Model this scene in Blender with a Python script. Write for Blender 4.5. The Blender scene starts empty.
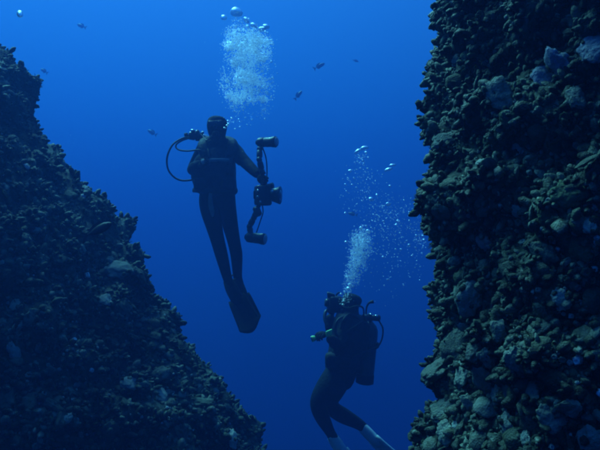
import bpy, bmesh, math, random
import numpy as np
from mathutils import Vector, Matrix
from mathutils.bvhtree import BVHTree

# ------------------------------------------------------------------ camera, sky, sun, exposure
S = bpy.context.scene
COL = S.collection
PITCH = math.radians(12)
FPX = 615.0                                    # focal length in photograph pixels (600 wide)
cam = bpy.data.objects.new('camera', bpy.data.cameras.new('camera'))
COL.objects.link(cam)
cam.data.sensor_width = 36.0
cam.data.lens = 36.0 * FPX / 600.0
cam.data.clip_start = 0.05
cam.data.clip_end = 1000.0
cam.rotation_euler = (math.pi / 2 + PITCH, 0, 0)
S.camera = cam

SUN_EL, SUN_AZ = 62.0, -50.0
W = bpy.data.worlds.new('World')
S.world = W
W.use_nodes = True
bg = W.node_tree.nodes['Background']
sky = W.node_tree.nodes.new('ShaderNodeTexSky')
sky.sky_type = 'NISHITA'
sky.sun_disc = False
sky.sun_elevation = math.radians(SUN_EL)
sky.sun_rotation = math.radians(SUN_AZ)
W.node_tree.links.new(sky.outputs[0], bg.inputs[0])
bg.inputs[1].default_value = 0.08
lamp = bpy.data.lights.new('sun', 'SUN')
lamp.energy = 5.0
lamp.angle = math.radians(32.0)         # spread by waves and by the water above
lamp.color = (1.0, 0.95, 0.86)
sun = bpy.data.objects.new('sun', lamp)
COL.objects.link(sun)
_e, _a = math.radians(SUN_EL), math.radians(SUN_AZ)
sun.rotation_euler = Vector((math.sin(_a) * math.cos(_e), math.cos(_a) * math.cos(_e), math.sin(_e))).to_track_quat('Z', 'Y').to_euler()
S.view_settings.view_transform = 'Standard'
S.view_settings.look = 'None'
S.view_settings.exposure = 2.36
S.view_settings.gamma = 1.0
S.view_settings.use_curve_mapping = False
S.cycles.volume_bounces = 3
S.cycles.max_bounces = 16
S.cycles.transmission_bounces = 14
S.cycles.transparent_max_bounces = 24
S.cycles.use_denoising = True
S.cycles.pixel_filter_type = 'GAUSSIAN'      # the soft lens of a small camera behind a port
S.cycles.filter_width = 2.7

rng = np.random.default_rng(11)
random.seed(5)
FWD = np.array((0, math.cos(PITCH), math.sin(PITCH)))
UP = np.array((0, -math.sin(PITCH), math.cos(PITCH)))
RIGHT = np.array((1.0, 0, 0))


def at(px, py, d):
    """point seen at photograph pixel (px, py) at d metres along the viewing axis"""
    return d * (FWD + (px - 300.0) / FPX * RIGHT + (225.0 - py) / FPX * UP)


# ------------------------------------------------------------------ materials
def mat(name, col, rough=0.6, spec=0.4, bump=0.0, bscale=80.0, var=0.0, vscale=12.0, metallic=0.0, col2=None, coat=0.0):
    m = bpy.data.materials.new(name)
    m.use_nodes = True
    n, l = m.node_tree.nodes, m.node_tree.links
    p = n['Principled BSDF']
    p.inputs['Roughness'].default_value = rough
    p.inputs['Specular IOR Level'].default_value = spec
    p.inputs['Metallic'].default_value = metallic
    p.inputs['Coat Weight'].default_value = coat
    tc = n.new('ShaderNodeTexCoord')
    if var or col2:
        nz = n.new('ShaderNodeTexNoise')
        nz.inputs['Scale'].default_value = vscale
        nz.inputs['Detail'].default_value = 6
        l.new(tc.outputs['Object'], nz.inputs['Vector'])
        rp = n.new('ShaderNodeValToRGB')
        rp.color_ramp.elements[0].position = 0.35
        rp.color_ramp.elements[1].position = 0.68
        c2 = col2 or tuple(min(1, c * (1 + var)) for c in col)
        c1 = col if col2 else tuple(c * (1 - var) for c in col)
        rp.color_ramp.elements[0].color = (*c1, 1)
        rp.color_ramp.elements[1].color = (*c2, 1)
        l.new(nz.outputs['Fac'], rp.inputs[0])
        l.new(rp.outputs[0], p.inputs['Base Color'])
    else:
        p.inputs['Base Color'].default_value = (*col, 1)
    if bump:
        nb = n.new('ShaderNodeTexNoise')
        nb.inputs['Scale'].default_value = bscale
        nb.inputs['Detail'].default_value = 4
        l.new(tc.outputs['Object'], nb.inputs['Vector'])
        b = n.new('ShaderNodeBump')
        b.inputs['Strength'].default_value = bump
        b.inputs['Distance'].default_value = 0.02
        l.new(nb.outputs['Fac'], b.inputs['Height'])
        l.new(b.outputs[0], p.inputs['Normal'])
    return m


def crust_mat(name, stops, patch, patch_lo, patch_hi, rough=0.75, nscale=30.0, bscale=150.0, bump=0.6, tint_scale=2.2, film=0.0):
    """growth: a colour picked per piece (random per island + per object), larger colour zones, and fouling patches over it"""
    m = bpy.data.materials.new(name)
    m.use_nodes = True
    n, l = m.node_tree.nodes, m.node_tree.links
    p = n['Principled BSDF']
    p.inputs['Roughness'].default_value = rough
    p.inputs['Specular IOR Level'].default_value = 0.3
    geo = n.new('ShaderNodeNewGeometry')
    oi = n.new('ShaderNodeObjectInfo')
    add = n.new('ShaderNodeMath'); add.operation = 'ADD'
    l.new(geo.outputs['Random Per Island'], add.inputs[0]); l.new(oi.outputs['Random'], add.inputs[1])
    fr = n.new('ShaderNodeMath'); fr.operation = 'FRACT'
    l.new(add.outputs[0], fr.inputs[0])
    rp = n.new('ShaderNodeValToRGB')
    rp.color_ramp.interpolation = 'LINEAR'
    els = rp.color_ramp.elements
    while len(els) < len(stops):
        els.new(0.5)
    for e, (pos, c) in zip(els, stops):
        e.position = pos; e.color = (*c, 1)
    l.new(fr.outputs[0], rp.inputs[0])
    nz = n.new('ShaderNodeTexNoise')
    nz.inputs['Scale'].default_value = nscale
    nz.inputs['Detail'].default_value = 7
    nz.inputs['Roughness'].default_value = 0.65
    l.new(geo.outputs['Position'], nz.inputs['Vector'])
    pr = n.new('ShaderNodeMapRange')
    pr.inputs['From Min'].default_value = patch_lo
    pr.inputs['From Max'].default_value = patch_hi
    l.new(nz.outputs['Fac'], pr.inputs['Value'])
    zz = n.new('ShaderNodeTexNoise')
    zz.inputs['Scale'].default_value = tint_scale
    zz.inputs['Detail'].default_value = 4
    l.new(geo.outputs['Position'], zz.inputs['Vector'])
    zr = n.new('ShaderNodeMapRange')
    zr.inputs['From Min'].default_value = 0.38; zr.inputs['From Max'].default_value = 0.62
    zr.inputs['To Min'].default_value = 0.45; zr.inputs['To Max'].default_value = 1.5
    l.new(zz.outputs['Fac'], zr.inputs['Value'])
    mul = n.new('ShaderNodeVectorMath'); mul.operation = 'SCALE'
    fn = n.new('ShaderNodeTexNoise')
    fn.inputs['Scale'].default_value = 15.0
    fn.inputs['Detail'].default_value = 9
    fn.inputs['Roughness'].default_value = .68
    l.new(geo.outputs['Position'], fn.inputs['Vector'])
    frp = n.new('ShaderNodeValToRGB')
    fe = frp.color_ramp.elements
    fe.new(.5); fe.new(.6)
    for e, (pos, c) in zip(fe, ((.37, (.008, .009, .006)), (.50, (.028, .031, .018)), (.60, (.09, .098, .064)), (.71, (.30, .315, .24)))):
        e.position = pos; e.color = (*c, 1)
    l.new(fn.outputs['Fac'], frp.inputs[0])
    fm = n.new('ShaderNodeMix'); fm.data_type = 'RGBA'
    fm.inputs['Factor'].default_value = film
    l.new(rp.outputs[0], fm.inputs['A']); l.new(frp.outputs[0], fm.inputs['B'])
    l.new(fm.outputs['Result'], mul.inputs[0]); l.new(zr.outputs[0], mul.inputs['Scale'])
    mx = n.new('ShaderNodeMix'); mx.data_type = 'RGBA'
    l.new(pr.outputs[0], mx.inputs['Factor'])
    l.new(mul.outputs[0], mx.inputs['A'])
    mx.inputs['B'].default_value = (*patch, 1)
    l.new(mx.outputs['Result'], p.inputs['Base Color'])
    nb = n.new('ShaderNodeTexNoise')
    nb.inputs['Scale'].default_value = bscale
    nb.inputs['Detail'].default_value = 5
    l.new(geo.outputs['Position'], nb.inputs['Vector'])
    b = n.new('ShaderNodeBump')
    b.inputs['Strength'].default_value = bump
    b.inputs['Distance'].default_value = 0.012
    l.new(nb.outputs['Fac'], b.inputs['Height'])
    l.new(b.outputs[0], p.inputs['Normal'])
    return m


M = {}
M['crust'] = crust_mat('crust', [(0, (.020, .021, .012)), (1, (.04, .042, .024))], (.10, .11, .075), .52, .70, nscale=24, bscale=120, bump=.9, film=0.8)
M['mussel'] = crust_mat('mussel', [(0, (.010, .011, .010)), (.4, (.022, .023, .014)), (.64, (.05, .055, .033)), (.84, (.13, .14, .09)), (1, (.40, .41, .31))], (.30, .315, .225), .56, .70, rough=.6, nscale=50, bscale=260, film=0.6)
M['scallop'] = crust_mat('scallop', [(0, (.08, .087, .055)), (.5, (.16, .17, .12)), (1, (.33, .34, .26))], (.05, .052, .03), .50, .64, nscale=45, bscale=260, film=0.55)
M['pale'] = crust_mat('pale_growth', [(0, (.28, .295, .235)), (.6, (.37, .385, .325)), (1, (.46, .475, .42))], (.13, .14, .095), .52, .70, rough=.85, nscale=50, bscale=220, bump=.6, film=0.35)
M['lilac'] = crust_mat('lilac_growth', [(0, (.32, .33, .40)), (1, (.40, .41, .49))], (.15, .16, .17), .53, .70, rough=.85, nscale=48)
M['pink'] = crust_mat('pink_growth', [(0, (.55, .25, .2)), (1, (.62, .3, .25))], (.16, .1, .08), .55, .7, rough=.85)
M['green'] = crust_mat('green_growth', [(0, (.055, .07, .035)), (1, (.09, .11, .055))], (.04, .055, .02), .55, .7, rough=.9, film=0.4)
M['barnacle'] = crust_mat('barnacle', [(0, (.22, .225, .18)), (1, (.55, .55, .5))], (.12, .12, .09), .55, .7, film=0.3)
M['white'] = crust_mat('white_growth', [(0, (.7, .7, .66)), (1, (.8, .8, .78))], (.5, .5, .45), .6, .75)
M['tuft'] = crust_mat('tuft', [(0, (.025, .022, .012)), (.6, (.05, .052, .025)), (1, (.10, .105, .06))], (.05, .05, .03), .6, .8, rough=.9, film=0.4)
M['neoprene'] = mat('neoprene', (.008, .008, .009), rough=.8, spec=.12, bump=.6, bscale=22, var=.25)
M['neoprene_brown'] = mat('neoprene_worn', (.009, .009, .010), rough=.8, spec=.12, bump=.6, bscale=22, var=.3)
M['nylon'] = mat('black_nylon', (.012, .012, .014), rough=.7, spec=.2, bump=.7, bscale=30, var=.25)
M['panel'] = mat('violet_panel', (.07, .045, .17), rough=.7, var=.2)
M['rubber'] = mat('black_rubber', (.010, .010, .011), rough=.7, spec=.2)
M['hose'] = mat('hose_rubber', (.012, .012, .014), rough=.6, spec=.25)
M['metal'] = mat('chromed_brass', (.6, .6, .58), rough=.22, metallic=1.0)
M['tank'] = mat('tank_paint', (.05, .052, .055), rough=.4, spec=.5, var=.2)
M['housing'] = mat('anodised_housing', (.025, .026, .03), rough=.4, spec=.5, var=.2)
M['lens'] = mat('lens_glass', (.03, .035, .04), rough=.05, spec=.9, coat=1.0)
M['strobe_face'] = mat('strobe_diffuser', (.45, .45, .45), rough=.4)
M['webbing'] = mat('pale_webbing', (.26, .27, .27), rough=.8, var=.15)
M['badge'] = mat('pale_badge', (.42, .43, .43), rough=.7)
M['fin_black'] = mat('fin_rubber', (.010, .010, .011), spec=.15, rough=.8, var=.2)
M['fin_pale'] = mat('pale_fin_plastic', (.50, .52, .55), rough=.5, var=.12)
M['torch'] = mat('lime_torch_plastic', (.35, .75, .22), rough=.4)
M['fish'] = mat('fish_skin', (.20, .21, .22), rough=.4, spec=.5, var=.3, vscale=40)
M['dark_fish'] = mat('dark_fish_skin', (.035, .037, .045), rough=.6, spec=.25, var=.3, vscale=40)
M['fish_fin'] = mat('fish_fin', (.16, .165, .17), rough=.5)

# bubbles: air in water, so light from above is mirrored by their upper rims
def bubble_mat(name, rough, through):
    m = bpy.data.materials.new(name)
    m.use_nodes = True
    n, l = m.node_tree.nodes, m.node_tree.links
    n.clear()
    out = n.new('ShaderNodeOutputMaterial')
    gl = n.new('ShaderNodeBsdfGlass')
    gl.inputs['Roughness'].default_value = rough
    gl.inputs['IOR'].default_value = .752
    tr = n.new('ShaderNodeBsdfTransparent')
    mx = n.new('ShaderNodeMixShader')
    mx.inputs[0].default_value = through
    l.new(gl.outputs[0], mx.inputs[1]); l.new(tr.outputs[0], mx.inputs[2])
    l.new(mx.outputs[0], out.inputs['Surface'])
    return m
M['bubble'] = bubble_mat('bubble_air', .40, .42)
M['froth'] = bubble_mat('bubble_froth', .30, .55)


# ------------------------------------------------------------------ object helpers
def mesh_from(name, V, F, material, smooth=True):
    V = np.asarray(V, dtype=np.float32)
    me = bpy.data.meshes.new(name)
    if isinstance(F, np.ndarray):
        k = F.shape[1]
        me.vertices.add(len(V)); me.vertices.foreach_set('co', V.ravel())
        me.loops.add(F.size); me.loops.foreach_set('vertex_index', F.astype(np.int32).ravel())
        me.polygons.add(len(F))
        me.polygons.foreach_set('loop_start', np.arange(0, F.size, k, dtype=np.int32))
        me.polygons.foreach_set('loop_total', np.full(len(F), k, dtype=np.int32))
        me.update(calc_edges=True)
    else:
        me.from_pydata([tuple(v) for v in V], [], [tuple(f) for f in F])
        me.update()
    me.polygons.foreach_set('use_smooth', np.full(len(me.polygons), smooth))
    me.materials.append(material)
    return me


def tag(o, label=None, cat=None, group=None, kind=None):
    for k, v in (('label', label), ('category', cat), ('group', group), ('kind', kind)):
        if v: o[k] = v
    return o


def empty(name, loc):
    o = bpy.data.objects.new(name, None)
    o.location = loc
    o.empty_display_size = 0.1
    COL.objects.link(o)
    return o


def root_loc(o):
    p = Vector((0, 0, 0))
    while o is not None:
        p += o.location
        o = o.parent
    return np.array(p)


def part(name, VF, material, parent=None, smooth=True):
    """one mesh object; the geometry is given in world coordinates"""
    V, F = VF
    V = np.asarray(V, dtype=np.float64)
    loc = root_loc(parent) if parent else V.mean(axis=0)
    o = bpy.data.objects.new(name, mesh_from(name, V - loc, F, material, smooth))
    COL.objects.link(o)
    if parent:
        o.parent = parent
    else:
        o.location = loc
    return o


# ------------------------------------------------------------------ shape helpers: each returns (V, F)
def join(*parts):
    V, F, k = [], [], 0
    for v, f in parts:
        V.append(np.asarray(v, float))
        F += [tuple(int(i) + k for i in q) for q in f]
        k += len(v)
    return np.vstack(V), F


def unit(v):
    v = np.asarray(v, float)
    return v / (np.linalg.norm(v) + 1e-12)


def spline(P, n):
    P = [np.asarray(p, float) for p in P]
    P = [2 * P[0] - P[1]] + P + [2 * P[-1] - P[-2]]
    out = []
    for i in range(1, len(P) - 2):
        for k in range(n):
            t = k / n
            a, b, c, d = P[i - 1], P[i], P[i + 1], P[i + 2]
            out.append(.5 * (2 * b + (c - a) * t + (2 * a - 5 * b + 4 * c - d) * t * t + (3 * b - a - 3 * c + d) * t ** 3))
    out.append(P[-2])
    return np.array(out)


def tube(P, r, sides=10, sub=1, flat=1.0, ref=(0, 0, 1)):
    """round tube along P; r is a number or a list along P; closed ends"""
    P = [np.asarray(p, float) for p in P]
    R = [r] * len(P) if np.isscalar(r) else list(r)
    if sub > 1:
        Q = spline([np.append(p, q) for p, q in zip(P, R)], sub)
        P, R = Q[:, :3], np.abs(Q[:, 3])
    P = np.array(P)
    T = np.gradient(P, axis=0)
    V = []
    u = None
    for p, t, rr in zip(P, T, R):
        t = unit(t)
        if u is None:
            rf = np.array(ref, float)
            if abs(np.dot(rf, t)) > .95: rf = np.array((0, 1.0, 0))
            u = rf
        u = unit(u - np.dot(u, t) * t)
        w = np.cross(t, u)
        for k in range(sides):
            a = 2 * math.pi * k / sides
            V.append(p + rr * (math.cos(a) * u * flat + math.sin(a) * w))
    n = len(P)
    F = []
    for i in range(n - 1):
        for k in range(sides):
            k2 = (k + 1) % sides
            F.append((i * sides + k, i * sides + k2, (i + 1) * sides + k2, (i + 1) * sides + k))
    F.append(tuple(range(sides))[::-1])
    F.append(tuple((n - 1) * sides + k for k in range(sides)))
    return np.array(V), F


def loft(rings):
    m = len(rings[0]); V = np.vstack(rings); F = []
    for i in range(len(rings) - 1):
        for k in range(m):
            k2 = (k + 1) % m
            F.append((i * m + k, i * m + k2, (i + 1) * m + k2, (i + 1) * m + k))
    F.append(tuple(range(m))[::-1])
    F.append(tuple((len(rings) - 1) * m + k for k in range(m)))
    return V, F


def rbox(c, ax, ay, az, bev=.2):
    """bevelled box: centre and three half-axis vectors"""
    bm = bmesh.new()
    bmesh.ops.create_cube(bm, size=2)
    lx, ly, lz = (np.linalg.norm(v) for v in (ax, ay, az))
    for v in bm.verts:
        v.co = Vector((v.co.x * lx, v.co.y * ly, v.co.z * lz))
    bmesh.ops.bevel(bm, geom=bm.edges[:], offset=bev * min(lx, ly, lz), segments=2, affect='EDGES', profile=.5)
    B = np.array([unit(ax), unit(ay), unit(az)])
    V = np.array([v.co[:] for v in bm.verts]) @ B + np.asarray(c)
    F = [tuple(v.index for v in f.verts) for f in bm.faces]
    bm.free()
    return V, F


def ell(c, ax, ay, az, u=14, v=9):
    """ellipsoid with three half-axis vectors"""
    V = [np.asarray(c) + np.asarray(az)]
    for i in range(1, v):
        th = math.pi * i / v
        for k in range(u):
            a = 2 * math.pi * k / u
            V.append(np.asarray(c) + math.sin(th) * (math.cos(a) * np.asarray(ax) + math.sin(a) * np.asarray(ay)) + math.cos(th) * np.asarray(az))
    V.append(np.asarray(c) - np.asarray(az))
    F = [(0, 1 + k, 1 + (k + 1) % u) for k in range(u)]
    for i in range(v - 2):
        for k in range(u):
            k2 = (k + 1) % u
            F.append((1 + i * u + k, 1 + (i + 1) * u + k, 1 + (i + 1) * u + k2, 1 + i * u + k2))
    b = 1 + (v - 2) * u
    F += [(len(V) - 1, b + (k + 1) % u, b + k) for k in range(u)]
    return np.array(V), F


def lathe(a, b, prof, sides=16):
    """profile of (t along a-b, radius)"""
    a, b = np.asarray(a, float), np.asarray(b, float)
    return tube([a + (b - a) * t for t, _ in prof], [r for _, r in prof], sides)


def skin(name, J, E, material, parent, root, fat=1.0):
    """continuous body: joints {name: (point, radius)} grown with a Skin modifier and subdivided"""
    names = list(J)
    loc = root_loc(parent)
    me = bpy.data.meshes.new(name)
    me.from_pydata([tuple(np.asarray(J[k][0]) - loc) for k in names], [(names.index(a), names.index(b)) for a, b in E], [])
    tmp = bpy.data.objects.new('tmp', me)
    COL.objects.link(tmp)
    sk = tmp.modifiers.new('skin', 'SKIN')
    sk.use_smooth_shade = True
    for i, k in enumerate(names):
        r = J[k][1]
        me.skin_vertices[0].data[i].radius = tuple(fat * q for q in (r if isinstance(r, tuple) else (r, r)))
        me.skin_vertices[0].data[i].use_root = (k == root)
    ss = tmp.modifiers.new('sub', 'SUBSURF')
    ss.levels = 2; ss.render_levels = 2
    dg = bpy.context.evaluated_depsgraph_get()
    new = bpy.data.meshes.new_from_object(tmp.evaluated_get(dg))
    new.name = name
    new.materials.clear(); new.materials.append(material)
    new.polygons.foreach_set('use_smooth', np.full(len(new.polygons), True))
    bpy.data.objects.remove(tmp)
    o = bpy.data.objects.new(name, new)
    COL.objects.link(o)
    o.parent = parent
    return o


def glove(palm, fdir, pnorm, side, curl=55, size=1.0):
    """gloved hand: palm, four unequal bent fingers, thumb from the side of the palm. fdir: finger direction; pnorm: out of the palm; side: thumb side"""
    f, n = unit(fdir), unit(pnorm)
    s = unit(np.asarray(side) - np.dot(side, f) * f - np.dot(side, n) * n)
    palm = np.asarray(palm, float)
    P = [ell(palm, s * .044 * size, n * .02 * size, f * .052 * size, 12, 8)]
    for j, L in enumerate((.072, .082, .077, .060)):
        b = palm + s * (.030 - .020 * j) * size + f * (.040 - .004 * abs(j - 1.2)) * size
        pts, d, a = [b - f * .02 * size, b], f, 0.0
        for q, fr in enumerate((.45, .32, .23)):
            a += math.radians(curl * (.75 if q == 0 else 1.0))
            d = f * math.cos(a) + n * math.sin(a)
            pts.append(pts[-1] + d * L * fr * size)
        P.append(tube(pts, [.0115 * size, .0115 * size, .011 * size, .0105 * size, .0075 * size], 8, ref=s))
    b = palm + s * .034 * size - f * .018 * size
    d1, d2 = unit(s * .7 + f * .6 + n * .45), unit(s * .15 + f * .7 + n * .7)
    P.append(tube([b, b + d1 * .035 * size, b + d1 * .035 * size + d2 * .028 * size, b + d1 * .035 * size + d2 * .045 * size], [.014 * size, .0125 * size, .011 * size, .008 * size], 8))
    return join(*P)


# ------------------------------------------------------------------ numpy noise
def _hash(ix, iy, iz, seed):
    h = (ix.astype(np.int64) * 374761393 + iy.astype(np.int64) * 668265263 + iz.astype(np.int64) * 2147483647 + seed * 1274126177) & 0xFFFFFFFF
    h = ((h ^ (h >> 13)) * 1274126177) & 0xFFFFFFFF
    h = (h ^ (h >> 16)) & 0xFFFFFFFF
    h = (h * 2246822519) & 0xFFFFFFFF
    return ((h ^ (h >> 15)) & 0xFFFFFF) / float(0xFFFFFF)


def vnoise(P, s, seed=0):
    Q = P * s
    i = np.floor(Q).astype(np.int64); f = Q - i
    f = f * f * (3 - 2 * f)
    r = 0
    for dx in (0, 1):
        for dy in (0, 1):
            for dz in (0, 1):
                w = (f[:, 0] if dx else 1 - f[:, 0]) * (f[:, 1] if dy else 1 - f[:, 1]) * (f[:, 2] if dz else 1 - f[:, 2])
                r = r + w * _hash(i[:, 0] + dx, i[:, 1] + dy, i[:, 2] + dz, seed)
    return r * 2 - 1


def worley(P, s, seed=0):
    Q = P * s
    i = np.floor(Q).astype(np.int64)
    best = np.full(len(P), 9.0)
    for dx in (-1, 0, 1):
        for dy in (-1, 0, 1):
            for dz in (-1, 0, 1):
                c = i + np.array((dx, dy, dz))
                pt = c + np.stack([_hash(c[:, 0], c[:, 1], c[:, 2], seed + k) for k in (1, 2, 3)], axis=1)
                best = np.minimum(best, ((pt - Q) ** 2).sum(axis=1))
    return np.sqrt(best)


# ------------------------------------------------------------------ pieces of growth (unit size, base at the origin, growing along +z)
def tri(VF):
    V, F = VF
    T = []
    for f in F:
        for k in range(1, len(f) - 1):
            T.append((f[0], f[k], f[k + 1]))
    return np.asarray(V, float), np.array(T)


def make_mussel(seed):
    r = np.random.default_rng(seed)
    rings = []
    for t, w, th in ((.04, .09, .08), (.36, .25, .20), (.72, .27, .20), (.97, .10, .07)):
        bend = .10 * math.sin(t * 2.6)
        ring = []
        for k in range(6):
            a = 2 * math.pi * k / 6
            ring.append((w * math.cos(a) * r.uniform(.88, 1.12) + bend, th * math.sin(a) * r.uniform(.85, 1.15), t))
        rings.append(np.array(ring))
    V, F = tri(loft(rings))
    V += .035 * np.stack([vnoise(V + seed * 3.3, 4.0, seed + q) for q in (1, 2, 3)], axis=1)
    return V, F


def make_scallop(seed, nseg=18, coarse=False):
    r = np.random.default_rng(seed)
    ph = r.uniform(0, 6, 4)
    prof = [(0, .30), (.20, .29), (.21, .27), (.42, .25), (.44, .215), (.64, .185), (.66, .15), (.84, .11), (.86, .07), (1.0, .03), (.98, -.02), (.5, -.12), (0, -.15)]
    if coarse: prof = [(0, .30), (.42, .25), (.46, .20), (1.0, .03), (.5, -.12)]
    rings = []
    for rad, z in prof:
        ring = []
        for k in range(nseg):
            a = 2 * math.pi * k / nseg
            wob = 1 + .10 * math.sin(2 * a + ph[0]) + .06 * math.sin(5 * a + ph[1]) + .035 * math.sin(9 * a + ph[2])
            q = max(rad, .02) * wob
            ring.append((q * math.cos(a) + .15 * (1 - rad), q * math.sin(a), z + .02 * math.sin(7 * a + ph[3]) * rad + .05 * rad * math.sin(a + ph[1])))
        rings.append(np.array(ring))
    return tri(loft(rings[::-1]))


def make_lump(seed, sub=3):
    bm = bmesh.new()
    bmesh.ops.create_icosphere(bm, subdivisions=sub, radius=1)
    V = np.array([v.co[:] for v in bm.verts])
    F = np.array([[v.index for v in f.verts] for f in bm.faces])
    bm.free()
    o = np.array((seed * 7.3, seed * 3.1, seed * 1.7))
    d = 1 + .34 * vnoise(V + o, 1.3, seed) + .20 * vnoise(V + o, 3.1, seed + 9) + .09 * vnoise(V + o, 7, seed + 5)
    w, w2 = worley(V + o, 2.1, seed), worley(V + o, 5.2, seed + 4)
    V = V * (d - .22 * (w - .5) - .14 * (w2 - .5) + .05 * vnoise(V + o, 13, seed))[:, None]
    V[:, 2] = V[:, 2] * .36
    return V, F


def make_barnacle(seed):
    r = np.random.default_rng(seed)
    rings = []
    for rad, z in ((1.0, -.1), (.86, .35), (.55, .9), (.40, .92), (.28, .45)):
        ring = []
        for k in range(8):
            a = 2 * math.pi * (k + (.25 if z > .8 else 0)) / 8
            q = rad * (1 + (.12 if k % 2 else -.08)) * r.uniform(.93, 1.07)
            ring.append((q * math.cos(a), q * math.sin(a), z * r.uniform(.92, 1.06)))
        rings.append(np.array(ring))
    return tri(loft(rings))


def make_anemone(seed):
    r = np.random.default_rng(seed)
    prof = ((.62, -.1), (.60, .35), (.85, .55), (1.0, .75), (.85, .95), (.45, .98), (.25, .8))
    rings = []
    for rad, z in prof:
        ring = []
        for k in range(14):
            a = 2 * math.pi * k / 14
            q = rad * (1 + (.14 if k % 2 else -.1) * (z > .5)) * r.uniform(.95, 1.05)
            ring.append((q * math.cos(a), q * math.sin(a), z))
        rings.append(np.array(ring))
    return tri(loft(rings))


def make_tuft(seed):
    r = np.random.default_rng(seed)
    V, F = [], []
    for k in range(7):
        a, lean = r.uniform(0, 6.28), r.uniform(.1, 1.0)
        d = np.array((math.cos(a) * lean, math.sin(a) * lean, 1.0)) * r.uniform(.5, 1.1)
        o = r.normal(0, .12, 3) * (1, 1, 0)
        b = len(V)
        V += [o + .03 * np.array((math.cos(q), math.sin(q), 0)) for q in (0, 2.1, 4.2)] + [o + d * .55 + .022 * np.array((math.cos(q), math.sin(q), 0)) + r.normal(0, .04, 3) for q in (0, 2.1, 4.2)] + [o + d * np.array((1.2, 1.2, .95))]
        for q in range(3):
            q2 = (q + 1) % 3
            F += [(b + q, b + q2, b + 3 + q2), (b + q, b + 3 + q2, b + 3 + q), (b + 3 + q, b + 3 + q2, b + 6)]
    return np.array(V), np.array(F)


PROTO = {
    'mussel': [make_mussel(k) for k in range(6)],
    'scallop': [make_scallop(k) for k in range(5)],
    'lump': [make_lump(k, 4) for k in range(7)],
    'small_lump': [make_lump(k + 20, 2) for k in range(4)],
    'barnacle': [make_barnacle(k) for k in range(4)],
    'anemone': [make_anemone(k) for k in range(3)],
    'plate': [make_scallop(k + 40, 9, True) for k in range(5)],
    'tuft': [make_tuft(k) for k in range(5)],
}


def frames(N, tilt, down=None):
    """random frames (n,3,3: columns x, y, z) with z near each normal"""
    n = len(N)
    Z = N + rng.normal(0, 1, (n, 3)) * np.asarray(tilt).reshape(-1, 1)
    Z /= np.linalg.norm(Z, axis=1)[:, None]
    A = rng.normal(0, 1, (n, 3))
    X = np.cross(A, Z); X /= np.linalg.norm(X, axis=1)[:, None]
    Y = np.cross(Z, X)
    return np.stack([X, Y, Z], axis=2)


def scatter_mesh(protos, P, R, sc):
    """one mesh of many copies: protos chosen at random"""
    Vs, Fs, off = [], [], 0
    pick = rng.integers(0, len(protos), len(P))
    for q, (V, F) in enumerate(protos):
        idx = np.nonzero(pick == q)[0]
        if not len(idx): continue
        X = np.einsum('nij,nvj->nvi', R[idx], V[None] * sc[idx][:, None, :]) + P[idx][:, None, :]
        Vs.append(X.reshape(-1, 3))
        Fs.append((F[None] + (np.arange(len(idx)) * len(V))[:, None, None]).reshape(-1, 3) + off)
        off += X.shape[0] * X.shape[1]
    return np.vstack(Vs), np.vstack(Fs)


# ------------------------------------------------------------------ water: the sea itself, even density, sky outside it
bm = bmesh.new()
bmesh.ops.create_cube(bm, size=1)
for v in bm.verts:
    v.co = Vector((v.co.x * 240, v.co.y * 240, v.co.z * 80 - 15))
hz = bpy.data.meshes.new('haze')
bm.to_mesh(hz); bm.free()
haze = bpy.data.objects.new('haze', hz)
COL.objects.link(haze)
tag(haze, 'clear blue sea water filling the whole place', 'water', kind='stuff')
wm = bpy.data.materials.new('sea_water')
wm.use_nodes = True
wn, wl = wm.node_tree.nodes, wm.node_tree.links
wn.clear()
wo = wn.new('ShaderNodeOutputMaterial')
vs = wn.new('ShaderNodeVolumeScatter'); va = wn.new('ShaderNodeVolumeAbsorption'); ad = wn.new('ShaderNodeAddShader')
SCAT = (.0021, .0058, .0205)                       # per metre, red green blue
ABSO = (.112, .0575, .0375)
k = max(SCAT)
vs.inputs['Density'].default_value = k
vs.inputs['Color'].default_value = (*[x / k for x in SCAT], 1)
vs.inputs['Anisotropy'].default_value = .42
k = max(ABSO) * 1.0001
va.inputs['Density'].default_value = k
va.inputs['Color'].default_value = (*[1 - x / k for x in ABSO], 1)
wl.new(vs.outputs[0], ad.inputs[0]); wl.new(va.outputs[0], ad.inputs[1]); wl.new(ad.outputs[0], wo.inputs['Volume'])
hz.materials.append(wm)


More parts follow.
